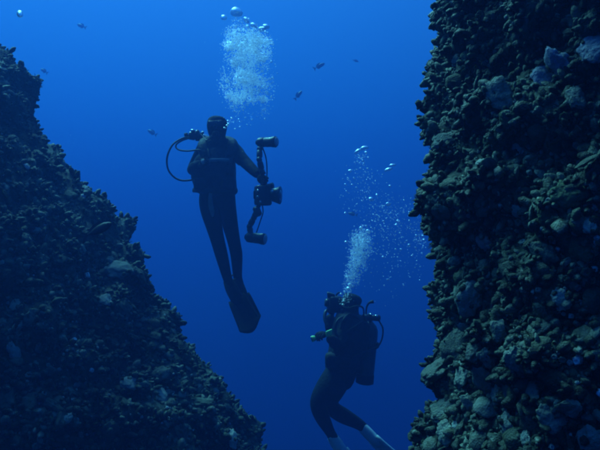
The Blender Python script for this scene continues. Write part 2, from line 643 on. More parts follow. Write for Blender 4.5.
# ------------------------------------------------------------------ the two pilings
def piling(label, axis, R, lumps, amp, nv, step, seed, region, mussel_len, n_bed, heroes, k=1.0):
    """axis: list of points; lumps: (point, radius, height) swellings; region: photograph pixels it covers; heroes: list of placed pieces"""
    A = spline(axis, 24)
    seg = np.linalg.norm(np.diff(A, axis=0), axis=1)
    s = np.concatenate([[0], np.cumsum(seg)])
    nu = int(s[-1] / step)
    sv = np.linspace(0, s[-1], nu)
    A = np.stack([np.interp(sv, s, A[:, k]) for k in range(3)], axis=1)
    T = np.gradient(A, axis=0); T /= np.linalg.norm(T, axis=1)[:, None]
    u = np.cross(T, np.array((0, 1.0, 0))); u /= np.linalg.norm(u, axis=1)[:, None]
    w = np.cross(T, u)
    ang = np.linspace(0, 2 * math.pi, nv, endpoint=False)
    N0 = np.cos(ang)[None, :, None] * u[:, None, :] + np.sin(ang)[None, :, None] * w[:, None, :]
    P0 = (A[:, None, :] + R * N0).reshape(-1, 3)
    Nf = N0.reshape(-1, 3)
    Q0, amp = P0 / k, amp * k
    d = amp * (.14 * vnoise(Q0, 1.6, seed) + .075 * vnoise(Q0, 3.7, seed + 1) + .06 * vnoise(Q0, 8, seed + 2) + .025 * vnoise(Q0, 19, seed + 3))
    d += amp * .17 * (.55 - worley(Q0 + .05 * vnoise(Q0, 6, 3)[:, None], 4.0, seed)) + amp * .05 * (.5 - worley(Q0, 10.0, seed + 7))
    view = P0 / np.linalg.norm(P0, axis=1)[:, None]
    rim = np.nonzero((np.abs((Nf * view).sum(axis=1)) < .12) & (P0 @ FWD > .2))[0]
    pix = np.stack([300 + FPX * P0[rim, 0] / (P0[rim] @ FWD), 225 - FPX * (P0[rim] @ UP) / (P0[rim] @ FWD)], axis=1)
    for (cx, cy), rad, h in lumps:
        c = P0[rim[np.argmin(((pix - (cx, cy)) ** 2).sum(axis=1))]]
        q = ((P0 - c) ** 2).sum(axis=1)
        d += h * np.exp(-q / rad ** 2)
    P = P0 + Nf * d[:, None]
    G = P.reshape(nu, nv, 3)
    du = np.gradient(G, axis=0); dv = np.roll(G, -1, 1) - np.roll(G, 1, 1)
    NN = np.cross(dv, du).reshape(-1, 3)
    NN /= np.linalg.norm(NN, axis=1)[:, None] + 1e-12
    flip = (NN * Nf).sum(axis=1).mean() < 0
    if flip: NN = -NN
    i, j = np.meshgrid(np.arange(nu - 1), np.arange(nv), indexing='ij')
    a = (i * nv + j).ravel(); b = (i * nv + (j + 1) % nv).ravel(); c = ((i + 1) * nv + (j + 1) % nv).ravel(); e = ((i + 1) * nv + j).ravel()
    F = np.stack([a, b, c, e], axis=1) if flip else np.stack([a, e, c, b], axis=1)
    base = A[np.argmin(A[:, 2])]
    root = tag(empty('piling', base), label, 'piling', 'encrusted pilings')
    part('crust', (P, F), M['crust'], root)
    bvh = BVHTree.FromPolygons([tuple(v) for v in P], [tuple(f) for f in F])

    def look(px, py):
        dr = Vector(unit(at(px, py, 1.0)))
        h = bvh.ray_cast(Vector((0, 0, 0)), dr, 12)
        return h if h[0] is not None else None

    shared = {}

    def place(name, proto, k, material, pos, Rm, sc):
        key = (proto, k, material)
        if key not in shared:
            V, Fp = PROTO[proto][k]
            shared[key] = mesh_from(name, V, Fp, M[material])
        o = bpy.data.objects.new(name, shared[key])
        COL.objects.link(o)
        o.parent = root
        m4 = np.eye(4); m4[:3, :3] = Rm * np.asarray(sc)[None, :]; m4[:3, 3] = np.asarray(pos) - base
        o.matrix_local = Matrix(m4.tolist())
        return o

    # pieces placed where the photograph shows them
    taken = []
    for name, proto, material, px, py, size, el in heroes:
        h = look(px, py)
        if h is None: continue
        dist = h[3]
        r = size * dist / FPX
        n = np.array(h[1])
        if np.dot(n, np.array(h[0])) > 0: n = -n
        Rm = frames(n[None], [.12])[0]
        sc = np.array((r * el, r / el ** .5, r * random.uniform(.8, 1.15)))
        place(name, proto, random.randrange(len(PROTO[proto])), material, np.array(h[0]) + n * (r * .16 + .005), Rm, sc)
        taken.append((px, py, size))
    # larger mussels, scallops, barnacles one by one in view
    x0, x1, y0, y1 = region
    counts = {'mussel': 300, 'rock_scallop': 90, 'barnacle': 200, 'anemone': 60, 'sponge': 60}
    kinds = {'mussel': ('mussel', 'mussel'), 'rock_scallop': ('scallop', 'scallop'), 'barnacle': ('barnacle', 'barnacle'), 'anemone': ('anemone', 'green'), 'sponge': ('lump', 'pale')}
    for name, want in counts.items():
        got = tries = 0
        while got < want and tries < want * 30:
            tries += 1
            px, py = random.uniform(x0, x1), random.uniform(y0, y1)
            h = look(px, py)
            if h is None: continue
            if any((px - q[0]) ** 2 + (py - q[1]) ** 2 < (q[2] * .9) ** 2 for q in taken): continue
            n = np.array(h[1])
            if np.dot(n, np.array(h[0])) > 0: n = -n
            hp = np.array(h[0])
            proto, mk = kinds[name]
            if name == 'mussel':
                L = mussel_len * random.uniform(.9, 1.4)
                Rm = frames(n[None], [.42])[0]
                sc = np.array((L, L * random.uniform(.8, 1.3), L)); pos = hp - n * L * .32
            elif name == 'rock_scallop':
                r = mussel_len * random.uniform(.4, .75)
                Rm = frames(n[None], [.4])[0]; sc = np.array((r, r, r * 1.3)); pos = hp + n * r * .15
            elif name == 'barnacle':
                r = mussel_len * random.uniform(.13, .26)
                Rm = frames(n[None], [.25])[0]; sc = np.array((r, r, r)); pos = hp + n * r * random.uniform(.0, .8)
            elif name == 'anemone':
                r = mussel_len * random.uniform(.22, .4)
                Rm = frames(n[None], [.3])[0]; sc = np.array((r, r, r)); pos = hp + n * r * .3
                mk = random.choice(('green', 'green', 'green', 'tuft', 'pale', 'scallop'))
            else:
                r = mussel_len * random.uniform(.3, .7)
                Rm = frames(n[None], [.3])[0]; sc = np.array((r * random.uniform(.8, 1.5), r, r)); pos = hp + n * r * .2
                mk = random.choice(('scallop', 'scallop', 'scallop', 'pale', 'green'))
            place(name, proto, random.randrange(len(PROTO[proto])), mk, pos, Rm, sc)
            got += 1
    # the rest of the growth, too many to pick apart
    dep = np.maximum(P @ FWD, .05)
    fx, fy = P[:, 0] / dep * FPX, (P @ UP) / dep * FPX
    near = (P @ FWD > .2) & (np.abs(fx) < 400) & (np.abs(fy) < 310) & ((NN * P).sum(axis=1) < .25 * np.linalg.norm(P, axis=1))
    idn = np.nonzero(near)[0]; idf = np.nonzero(~near)[0]

    def bed(name, protos, n_near, n_far, size, tilt, material, sink, squash=(1, 1, 1)):
        idx = np.concatenate([rng.choice(idn, n_near), rng.choice(idf, n_far)])
        jit = rng.normal(0, step * .35, (len(idx), 3))
        pos = P[idx] + jit - NN[idx] * ((jit * NN[idx]).sum(axis=1) + step * .1)[:, None]
        Rm = frames(NN[idx], np.full(len(idx), tilt))
        sz = size * np.exp(np.clip(rng.normal(-.05, .46, len(idx)), -1, .5 if 'turf' in name else .85))
        sc = sz[:, None] * np.asarray(squash) * rng.uniform(.85, 1.15, (len(idx), 3))
        V, Fm = scatter_mesh(protos, pos + NN[idx] * (sz * sink)[:, None], Rm, sc)
        tag(part(name, (V, Fm), M[material], root), kind='stuff')
    bed('mussel_bed', PROTO['mussel'], n_bed, n_bed // 4, mussel_len * .84, .72, 'mussel', -.34)
    bed('lumpy_growth', PROTO['small_lump'], n_bed // 6, n_bed // 30, mussel_len * .27, .4, 'mussel', .05)
    bed('shell_litter', PROTO['plate'], n_bed // 10, n_bed // 40, mussel_len * .36, .35, 'scallop', .1)
    bed('sponge_crust', PROTO['small_lump'], n_bed // 22, n_bed // 60, mussel_len * .42, .3, 'scallop', .15)
    bed('barnacle_bed', PROTO['barnacle'], n_bed // 11, n_bed // 40, mussel_len * .11, .3, 'barnacle', .6)
    bed('hydroid_turf', PROTO['tuft'], n_bed // 7, n_bed // 40, mussel_len * .42, .35, 'tuft', .0)
    return root


SP, SC, MU, BA = 'sponge', 'rock_scallop', 'mussel', 'barnacle'
# right piling: a steep leg close to the camera
r_heroes = [
    (SP, 'lump', 'lilac', 562, 62, 16, 1.1), (SP, 'lump', 'lilac', 594, 52, 13, 1.1), (SP, 'lump', 'lilac', 545, 80, 12, 1.1), (SP, 'lump', 'pale', 500, 95, 14, 1.3),
    (SP, 'lump', 'pale', 446, 141, 10, 1.7), (SP, 'lump', 'pink', 487, 242, 9, 1.1), (SP, 'lump', 'pale', 470, 298, 14, 1.2), (SP, 'lump', 'pale', 428, 325, 9, 1.2),
    (SP, 'lump', 'pale', 458, 346, 17, 1.2), (SP, 'lump', 'pale', 438, 374, 17, 1.2), (SP, 'lump', 'pale', 465, 375, 12, 1.2), (SP, 'lump', 'pale', 488, 380, 17, .8),
    (SP, 'lump', 'pale', 518, 358, 15, 1.5), (SP, 'lump', 'pale', 446, 412, 16, .9), (SP, 'lump', 'pale', 447, 434, 10, 1.1), (SC, 'scallop', 'pale', 489, 410, 17, 1.0),
    (SP, 'lump', 'pale', 552, 418, 13, 1.1), (SP, 'lump', 'pale', 590, 437, 13, .8), (SC, 'scallop', 'scallop', 442, 211, 13, 1.0), (SC, 'scallop', 'scallop', 420, 186, 10, 1.1),
    (SC, 'scallop', 'scallop', 452, 186, 12, 1.2), (SP, 'lump', 'green', 570, 195, 16, .8), (SP, 'lump', 'green', 583, 250, 13, 1.1), (SP, 'lump', 'pale', 482, 165, 8, .6),
    (SP, 'lump', 'green', 526, 80, 8, 1.0), (SP, 'lump', 'green', 505, 22, 8, 1.1), (BA, 'barnacle', 'white', 578, 360, 4.5, 1.0), (BA, 'barnacle', 'white', 487, 139, 3.5, 1.0),
    (BA, 'barnacle', 'white', 598, 393, 4, 1.0), (SC, 'scallop', 'scallop', 590, 165, 15, 1.1), (SC, 'scallop', 'scallop', 515, 280, 14, 1.1), (SC, 'scallop', 'scallop', 540, 330, 15, 1.2),
    (SC, 'scallop', 'scallop', 480, 440, 15, 1.1), (SC, 'scallop', 'scallop', 520, 440, 15, 1.1), (SC, 'scallop', 'scallop', 437, 235, 10, 1.0), (SC, 'scallop', 'scallop', 590, 300, 15, 1.1),
    (SP, 'lump', 'scallop', 560, 380, 13, 1.4), (SP, 'lump', 'scallop', 545, 250, 12, 1.3), (SC, 'scallop', 'scallop', 470, 110, 13, 1.1), (SC, 'scallop', 'scallop', 540, 130, 13, 1.1),
]
r_heroes += [(SP, 'lump', 'pale', x, y, r, e) for x, y, r, e in ((430, 352, 8, 1.2), (476, 352, 11, 1.2), (502, 392, 13, .9), (470, 402, 9, 1.0), (428, 398, 9, 1.1), (510, 425, 11, 1.2), (572, 405, 9, 1.2), (535, 392, 9, 1.3), (530, 440, 9, 1.1), (465, 325, 9, 1.2), (500, 330, 9, 1.4), (455, 262, 7, 1.2), (520, 210, 8, 1.3), (560, 300, 9, 1.2), (575, 100, 10, 1.3), (520, 150, 8, 1.2), (460, 60, 7, 1.1), (590, 225, 8, 1.1))]
r_heroes = [(a, b, c, x, y, q * (.7 if b == 'scallop' else .86 if q > 6 else 1), e) for a, b, c, x, y, q, e in r_heroes]
RK = .5
RA = [at(691, 0, 3.3 * RK), at(713, 450, 2.9 * RK)]
RD = RA[1] - RA[0]
r_lumps = [((432, 275), .24, -.05), ((428, 192), .18, .02), ((432, 165), .12, .02), ((424, 214), .10, .02), ((432, 372), .13, .09), ((430, 430), .18, .14), ((434, 80), .10, .05), ((432, 122), .10, .06)]
r_lumps = [(c, r * RK, h * RK) for c, r, h in r_lumps]
piling('steep piling thickly grown with shells, pale sponge lumps near its lower edge', [RA[0] - RD * 1.2, RA[0] - RD * .4, RA[0], RA[1], RA[1] + RD * .4, RA[1] + RD * 1.2], 1.25 * RK, r_lumps, .98, 300, .027 * RK, 3, (405, 600, 0, 450), .026, 11000, r_heroes, RK)

# left piling: a leaning one a little farther off
out = [(-45, 5), (-2, 62), (55, 137), (108, 215), (154, 285), (204, 352), (257, 432), (297, 495)]
LK = 1.0
LD, LR = 4.2 * LK, 1.5 * LK
off = FPX * LR / math.sqrt(LD ** 2 - LR ** 2)
ax = []
for k, (x, y) in enumerate(out):
    a, b = out[max(0, k - 1)], out[min(len(out) - 1, k + 1)]
    tx, ty = b[0] - a[0], b[1] - a[1]
    q = math.hypot(tx, ty)
    ax.append(at(x - ty / q * off, y + tx / q * off, LD))
ax = [ax[0] + (ax[0] - ax[1]) * 6] + ax + [ax[-1] + (ax[-1] - ax[-2]) * 6]
ld = LD - LR ** 2 / LD
l_lumps = [((36, 88), .13, .20), ((6, 50), .14, .13), ((38, 116), .08, -.16), ((72, 146), .11, .10), ((98, 188), .12, .09), ((118, 218), .08, -.05), ((141, 215), .11, .13), ((165, 300), .14, .04), ((205, 345), .12, .03), ((240, 405), .16, .03)]
l_lumps = [(c, r * LK, h * LK) for c, r, h in l_lumps]
l_heroes = [
    (SP, 'lump', 'pale', 120, 272, 12, 1.2), (SP, 'lump', 'pale', 138, 275, 9, 1.2), (SP, 'lump', 'pale', 104, 301, 8, 1.1), (SP, 'lump', 'pale', 123, 309, 10, 1.2), (SP, 'lump', 'pale', 143, 320, 8, .9),
    (SP, 'lump', 'scallop', 153, 337, 9, 1.0), (SP, 'lump', 'pale', 128, 384, 9, 1.0), (SP, 'lump', 'pale', 160, 374, 8, 1.2), (SP, 'lump', 'pale', 158, 396, 9, 1.1), (SP, 'lump', 'pale', 203, 404, 9, 1.4),
    (SP, 'lump', 'pale', 231, 440, 9, 1.2), (SP, 'lump', 'pale', 215, 381, 6, 1.3), (SP, 'lump', 'scallop', 8, 282, 10, .8), (SP, 'lump', 'pale', 30, 318, 8, 1.1), (SP, 'lump', 'pale', 14, 353, 9, 1.8),
    (SP, 'lump', 'scallop', 30, 400, 12, .7), (SP, 'lump', 'scallop', 50, 405, 12, .6), (SP, 'lump', 'scallop', 60, 420, 9, .6), (SP, 'lump', 'pale', 65, 420, 7, .6), (SP, 'lump', 'scallop', 6, 400, 12, .8),
    (BA, 'barnacle', 'white', 87, 276, 3.0, 1.1), (BA, 'barnacle', 'white', 74, 341, 2.4, 1.0), (BA, 'barnacle', 'white', 91, 370, 2.4, 1.0), (BA, 'barnacle', 'white', 26, 168, 2.6, 1.6), (BA, 'barnacle', 'white', 83, 197, 2.6, 1.0),
    (SP, 'lump', 'scallop', 70, 197, 7, 1.0), (SP, 'lump', 'pale', 36, 231, 5, 1.0), (SP, 'lump', 'pale', 44, 130, 5, 1.4), (SP, 'lump', 'pale', 62, 166, 6, 1.2), (SP, 'lump', 'pale', 90, 148, 4, 1.2), (SP, 'lump', 'pale', 20, 65, 5, 2.0),
    (SP, 'lump', 'scallop', 110, 430, 10, 1.0), (SP, 'lump', 'scallop', 180, 430, 9, 1.0), (SP, 'lump', 'scallop', 185, 360, 7, 1.2), (SP, 'lump', 'pale', 5, 190, 6, 1.0), (SP, 'lump', 'scallop', 60, 260, 8, 1.0),
]
l_heroes = [(a, b, ('scallop' if c == 'pale' and k % 2 else c), x, y, q * (.78 if q > 4 else 1), e) for k, (a, b, c, x, y, q, e) in enumerate(l_heroes)]
piling('leaning piling covered in small dark shells, with a dark fish close to it', ax, LR, l_lumps, .78, 330, .03 * LK, 21, (0, 275, 30, 450), .045, 12500, l_heroes, LK)


# ------------------------------------------------------------------ divers
def fin(name, heel, d, side, L, w0, w1, material, parent, pocket_mat):
    """swim fin: blade with two side rails and an open-heel foot pocket"""
    d = unit(d); side = unit(np.asarray(side) - np.dot(side, d) * d); n = np.cross(d, side)
    heel = np.asarray(heel, float)
    toe = heel + d * .20
    rings = []
    for t in np.linspace(0, 1, 9):
        w = (w0 + (w1 - w0) * t ** .8) * (1 if t < .97 else .93)
        bend = n * .05 * t * t
        th = .012 * (1 - t) + .004
        c = toe + d * L * t + bend
        ring = []
        for q in range(9):
            x = -1 + q / 4
            ring.append(c + side * w * x + n * (th + .006 * math.cos(3 * math.pi * x) * (1 - t * .5)) + d * .07 * (math.cos(x * math.pi / 2) - 1) * max(0, (t - .6) / .4))
        for q in range(8, -1, -1):
            x = -1 + q / 4
            ring.append(c + side * w * x - n * th + d * .07 * (math.cos(x * math.pi / 2) - 1) * max(0, (t - .6) / .4))
        rings.append(np.array(ring))
    f = part(name, loft(rings), material, parent)
    for sgn in (-1, 1):
        pts = [toe + d * (L * t - .03) + side * sgn * (w0 + (w1 - w0) * max(t, 0) ** .8 - .006) + n * .05 * t * t for t in np.linspace(0, .80, 7)]
        part('rail', tube(pts, [.018, .018, .016, .014, .012, .010, .007], 8), pocket_mat, f)
    part('foot_pocket', tube([heel - d * .02, heel + d * .04, heel + d * .12, heel + d * .20, heel + d * .26], [.054, .064, .066, .060, .034], 14, 3, flat=.8, ref=n), pocket_mat, f)
    part('heel_strap', tube([heel + side * .055 + d * .06, heel + side * .04 - d * .05, heel - d * .075, heel - side * .04 - d * .05, heel - side * .055 + d * .06], .009, 6, 4), M['rubber'], f)
    return f


def second_stage(parent, c, front, up, side, r=.036, name='regulator'):
    c = np.asarray(c)
    o = part(name, lathe(c - unit(front) * .03, c + unit(front) * .03, [(0, r * .45), (.2, r * .9), (.45, r), (.7, r * .95), (.92, r * .75), (1, r * .3)], 16), M['rubber'], parent)
    part('exhaust_tee', tube([c + unit(side) * .055 - unit(up) * .03, c + unit(side) * .03 - unit(up) * .022, c - unit(up) * .026, c - unit(side) * .03 - unit(up) * .022, c - unit(side) * .055 - unit(up) * .03], [.012, .016, .018, .016, .012], 8, 2), M['rubber'], o)
    part('purge_cover', lathe(c + unit(front) * .026, c + unit(front) * .036, [(0, r * .62), (.7, r * .58), (1, r * .3)], 14), M['nylon'], o)
    return o


def dive_mask(parent, c, front, up, side):
    front, up, side = unit(front), unit(up), unit(side)
    c = np.asarray(c)
    skirt = rbox(c - front * .012, side * .078, up * .044, front * .03, .55)
    m = part('mask', skirt, M['rubber'], parent)
    for sgn in (-1, 1):
        part('lens', rbox(c + front * .019 + side * sgn * .036 + up * .004, side * .031, up * .028, front * .004, .5), M['lens'], m)
    part('nose_pocket', ell(c + front * .018 - up * .030, side * .018, up * .024, front * .024, 10, 7), M['rubber'], m)
    pts = [c + side * (.082 * math.cos(a)) - front * (.10 + .115 * math.sin(a) - .085) + up * .008 for a in np.linspace(-.1, math.pi + .1, 14)]
    part('mask_strap', tube(pts, .007, 6), M['rubber'], m)
    return m


def scuba_tank(parent, bottom, top, r):
    bottom, top = np.asarray(bottom, float), np.asarray(top, float)
    t = part('tank', lathe(bottom, top, [(0, r * .75), (.015, r * .97), (.05, r), (.2, r), (.5, r), (.78, r), (.86, r * .96), (.93, r * .75), (.98, r * .42), (1, r * .25)], 20), M['tank'], parent)
    d = unit(top - bottom)
    part('boot', lathe(bottom - d * .012, bottom + d * .085, [(0, r * .8), (.1, r * 1.05), (.9, r * 1.05), (1, r * 1.0)], 20), M['rubber'], t)
    part('valve', join(lathe(top - d * .01, top + d * .055, [(0, .02), (.5, .022), (1, .018)], 12)), M['metal'], t)
    return t


# ---- the diver hovering upright, facing the camera
D1 = 6.2
def A1(px, py, dd=0.0): return at(px, py, D1 + dd)
CF = -FWD                                       # towards the camera
p1 = tag(empty('person', A1(236, 286)), 'diver in black hooded wetsuit hovering upright, arm reaching out to a camera rig', 'person', 'divers')
J = {
    'pelvis': (A1(217, 195, .02), (.135, .115)), 'waist': (A1(217, 182, .02), (.13, .11)), 'chest': (A1(218, 163, .02), (.15, .12)), 'collar': (A1(218, 149, .03), (.12, .10)),
    'neck': (A1(218, 139, .02), .062), 'jaw': (A1(217, 132, -.01), (.088, .09)), 'head': (A1(217, 123, -.01), (.100, .106)), 'crown': (A1(217.5, 116, .0), (.072, .078)),
    'shoulder_a': (A1(203, 150, .03), .075), 'elbow_a': (A1(192, 172, .07), .054), 'fore_a': (A1(194, 167, -.10), .05), 'wrist_a': (A1(200, 164, -.22), .038),
    'shoulder_b': (A1(232, 149, .02), .076), 'upper_b': (A1(240, 157, -.06), .062), 'elbow_b': (A1(247.5, 164.5, -.15), .052), 'fore_b': (A1(253, 170, -.25), .047), 'wrist_b': (A1(258.5, 175.5, -.34), .036),
    'hip_a': (A1(207.5, 202, .02), .098), 'thigh_a': (A1(213, 222, .0), .078), 'knee_a': (A1(217.8, 241, .0), .062), 'calf_a': (A1(221.3, 254, .04), .060), 'ankle_a': (A1(227.5, 279, .08), .042), 'foot_a': (A1(232, 287, .03), .040), 'toe_a': (A1(238, 299, -.03), .028),
    'hip_b': (A1(226, 202, .02), .098), 'thigh_b': (A1(229.5, 222, .02), .076), 'knee_b': (A1(233.8, 241, .04), .060), 'calf_b': (A1(236.5, 254, .10), .058), 'ankle_b': (A1(237.5, 277, .18), .042), 'foot_b': (A1(240, 286, .14), .040), 'toe_b': (A1(245, 297, .09), .028),
}
E1 = [('pelvis', 'waist'), ('waist', 'chest'), ('chest', 'collar'), ('collar', 'neck'), ('neck', 'jaw'), ('jaw', 'head'), ('head', 'crown'),
      ('collar', 'shoulder_a'), ('shoulder_a', 'elbow_a'), ('elbow_a', 'fore_a'), ('fore_a', 'wrist_a'), ('collar', 'shoulder_b'), ('shoulder_b', 'upper_b'), ('upper_b', 'elbow_b'), ('elbow_b', 'fore_b'), ('fore_b', 'wrist_b'),
      ('pelvis', 'hip_a'), ('hip_a', 'thigh_a'), ('thigh_a', 'knee_a'), ('knee_a', 'calf_a'), ('calf_a', 'ankle_a'), ('ankle_a', 'foot_a'), ('foot_a', 'toe_a'),
      ('pelvis', 'hip_b'), ('hip_b', 'thigh_b'), ('thigh_b', 'knee_b'), ('knee_b', 'calf_b'), ('calf_b', 'ankle_b'), ('ankle_b', 'foot_b'), ('foot_b', 'toe_b')]
skin('body', J, E1, M['neoprene'], p1, 'pelvis', 1.19)
# buoyancy vest: bulging shell round the trunk, shoulder straps, pockets
def vest_ring(cx, cy, a, bf, bb, dd=.03, n=28, seed=0):
    ring = []
    for q in range(n):
        t = 2 * math.pi * q / n
        x, y = math.cos(t), math.sin(t)
        x = math.copysign(abs(x) ** .75, x); y = math.copysign(abs(y) ** .8, y)
        lump = 1 + .035 * math.sin(5 * t + seed * 1.7) + .02 * math.sin(9 * t + seed)
        ring.append(A1(cx, cy, dd) + RIGHT * a * x * lump + CF * (bf if y > 0 else bb) * y * lump)
    return np.array(ring)
vest = part('buoyancy_vest', loft([vest_ring(218, 195, .165, .13, .12, seed=1), vest_ring(217, 193, .195, .155, .14, seed=1), vest_ring(215, 187, .215, .175, .15, seed=2), vest_ring(214, 178, .225, .185, .16, seed=3), vest_ring(214, 169, .225, .18, .16, seed=3), vest_ring(215, 160, .205, .165, .15, seed=4), vest_ring(217, 153, .175, .135, .13, seed=5), vest_ring(218, 147, .115, .10, .11, seed=5)]), M['nylon'], p1)
for x0 in (205, 231):
    xs = 1 if x0 > 217 else -1
    part('shoulder_strap', tube([A1(x0 - xs * 2, 165, -.165), A1(x0, 155, -.12), A1(x0 + xs * .5, 146.5, -.03), A1(x0, 145, .06), A1(x0 - xs * 3, 152, .16)], [.034, .038, .042, .042, .036], 10, 4, flat=.45, ref=CF), M['nylon'], vest)
part('collar_bladder', tube([A1(207, 158, -.12), A1(203.5, 148, -.06), A1(206, 142.5, .05), A1(218, 141, .12), A1(230, 142.5, .05), A1(232.5, 148, -.06), A1(229, 158, -.12)], [.05, .062, .058, .055, .058, .062, .05], 12, 5), M['nylon'], vest)
part('pocket', rbox(A1(201, 184, -.15), RIGHT * .07, UP * .06, CF * .035, .6), M['nylon'], vest)
part('pocket', rbox(A1(229, 184, -.155), RIGHT * .065, UP * .06, CF * .035, .6), M['nylon'], vest)
part('chest_strap', tube([A1(203, 161, -.15), A1(210, 160, -.175), A1(218, 160, -.18), A1(226, 160, -.175), A1(233, 161, -.13)], .016, 8, 3, flat=.4, ref=CF), M['webbing'], vest)
part('waist_strap', tube([A1(193, 190, -.06), A1(204, 190.5, -.17), A1(217, 190.5, -.19), A1(230, 190.5, -.165), A1(237, 190, -.06)], .024, 8, 3, flat=.35, ref=CF), M['rubber'], vest)
scuba_tank(p1, A1(215, 201, .30), A1(212, 143, .28), .088)
# first stage and valve standing out beside the shoulder, hoses
fs = part('first_stage', join(lathe(A1(188.5, 135.5, .10), A1(203, 136.5, .14), [(0, .02), (.08, .042), (.4, .046), (.5, .032), (.6, .036), (.92, .036), (1, .02)], 14), lathe(A1(197.5, 141, .12), A1(197.5, 130, .11), [(0, .02), (.2, .026), (.8, .026), (1, .014)], 10)), M['housing'], p1)
part('yoke', tube([A1(202, 136.5, .14), A1(207, 138.5, .20), A1(212, 141.5, .27)], [.03, .034, .03], 10, 3), M['metal'], fs)
part('hose', tube([A1(200, 139, .10), A1(203, 145, -.02), A1(208, 150, -.13), A1(209, 158, -.18)], .010, 8, 5), M['hose'], p1)
part('port_plug', lathe(A1(193, 132.5, .08), A1(193, 129.2, .07), [(0, .022), (.7, .024), (1, .016)], 10), M['metal'], fs)
part('port_plug', lathe(A1(201.5, 134.5, .10), A1(203, 132, .06), [(0, .014), (.7, .017), (1, .012)], 10), M['metal'], fs)
part('valve_knob', lathe(A1(184.5, 135.5, .10), A1(188, 135, .10), [(0, .020), (.15, .026), (.85, .026), (1, .02)], 10), M['rubber'], fs)
part('hose', tube([A1(190, 137, .08), A1(182, 138.5, .04), A1(172.5, 145, -.02), A1(167.2, 157, -.06), A1(168, 169, -.09), A1(174, 177, -.12), A1(182, 180.5, -.14), A1(192, 180, -.15)], .0095, 8, 6), M['hose'], p1)
part('hose', tube([A1(190, 138, .07), A1(182, 140.5, .03), A1(176, 145, .0), A1(178, 149.5, -.05), A1(187, 151, -.09), A1(198, 150, -.12), A1(206, 152, -.15)], .0085, 8, 6), M['hose'], p1)
part('hose', tube([A1(201, 134, .08), A1(206, 140, -.04), A1(209, 139, -.14), A1(213, 134.5, -.15)], .008, 8, 5), M['hose'], p1)
part('inflator_hose', tube([A1(229, 147, .03), A1(233, 152, -.10), A1(231, 163, -.17), A1(228, 174, -.19)], .014, 8, 5), M['hose'], p1)
dive_mask(p1, A1(215.2, 124.5, -.105), CF * .98 - RIGHT * .18, UP, RIGHT + CF * .18)
second_stage(p1, A1(215.5, 134.5, -.135), CF - RIGHT * .15, UP, RIGHT)
g = part('pressure_gauge', lathe(A1(203.5, 162, -.285), A1(203.5, 161.5, -.315), [(0, .03), (.3, .036), (.8, .036), (1, .03)], 16), M['rubber'], p1)
part('dial', lathe(A1(203.5, 161.5, -.3155), A1(203.5, 161.4, -.319), [(0, .027), (1, .026)], 16), M['badge'], g)
part('glove', glove(A1(203, 164.5, -.262), RIGHT * .8 + UP * .2 + CF * .3, CF * .6 - RIGHT * .3 + UP * .2, UP, 50), M['neoprene'], p1)
part('crotch_strap', tube([A1(210.5, 193, -.16), A1(210.3, 199, -.155), A1(211, 206, -.125), A1(212.2, 212, -.11), A1(212.8, 217, -.10)], [.016, .020, .024, .022, .008], 8, 3, flat=.3, ref=CF), M['webbing'], p1)
part('weight_belt', loft([vest_ring(217, 198.5, .165, .13, .125), vest_ring(217, 196, .168, .133, .128)]), M['rubber'], p1)
part('glove', glove(A1(262.3, 179.3, -.385), CF * .35 + RIGHT * .8 - UP * .35, CF * .75 - RIGHT * .5, UP, 58, 1.1), M['neoprene'], p1)
f1d = A1(249, 322, -.16) - A1(230.5, 286, .06)
fin('fin', A1(229.5, 284.5, .06), f1d, RIGHT * .93 + UP * .42 - FWD * .15, .40, .082, .120, M['fin_black'], p1, M['fin_black'])
fin('fin', A1(236, 281, .16), A1(250.5, 319, .0) - A1(236, 282, .16), RIGHT * .93 + UP * .35 + FWD * .2, .33, .072, .108, M['fin_black'], p1, M['fin_black'])

# ---- the camera rig he holds out: housing, dome port, handle, two strobes on jointed arms
RD1 = -.40
def B1(px, py, dd=0.0): return at(px, py, D1 + RD1 + dd)
rig = tag(empty('underwater_camera', B1(263, 205)), 'dark underwater camera housing with two strobes on long jointed arms, held by the upright diver', 'camera')
part('housing', rbox(B1(263, 195.5), RIGHT * .075 + FWD * .02, UP * .095, FWD * .06 - RIGHT * .015, .35), M['housing'], rig)
for q in ((258.5, 191), (258.5, 197), (261, 202)):
    part('control_knob', lathe(B1(q[0], q[1], -.055), B1(q[0] - 1, q[1], -.085), [(0, .010), (.4, .014), (.9, .014), (1, .010)], 10), M['metal'], rig)
part('viewfinder', rbox(B1(256, 195, .0), RIGHT * .022, UP * .04, FWD * .04, .4), M['rubber'], rig)
part('focus_light', lathe(B1(266, 186.5, -.05), B1(273, 185.5, -.08), [(0, .016), (.15, .022), (.7, .022), (.75, .028), (1, .028)], 12), M['housing'], rig)
part('float', lathe(B1(255.5, 206.5, -.03), B1(259, 216, -.01), [(0, .02), (.15, .036), (.85, .036), (1, .02)], 12), M['housing'], rig)
port = part('dome_port', lathe(B1(269.5, 195), B1(280.5, 195.3, -.02), [(0, .045), (.25, .048), (.3, .062), (.6, .072), (.95, .086), (1, .082)], 20), M['housing'], rig)
part('dome', ell(B1(277.3, 195.2, -.014), RIGHT * .045, UP * .072, FWD * .072, 18, 10), M['lens'], port)
part('port_ring', lathe(B1(270.6, 191.6, -.075), B1(273.4, 191.8, -.078), [(0, .016), (.4, .02), (1, .016)], 10), M['metal'], rig)
part('handle', tube([B1(261.5, 187, .0), B1(262.5, 183, -.0), B1(263, 178, -.0), B1(262, 172, .0)], [.018, .017, .019, .016], 10, 3), M['rubber'], rig)
part('handle', tube([B1(259.5, 204, .0), B1(258, 208, .0), B1(257, 212, .0)], [.018, .018, .015], 10, 3), M['rubber'], rig)
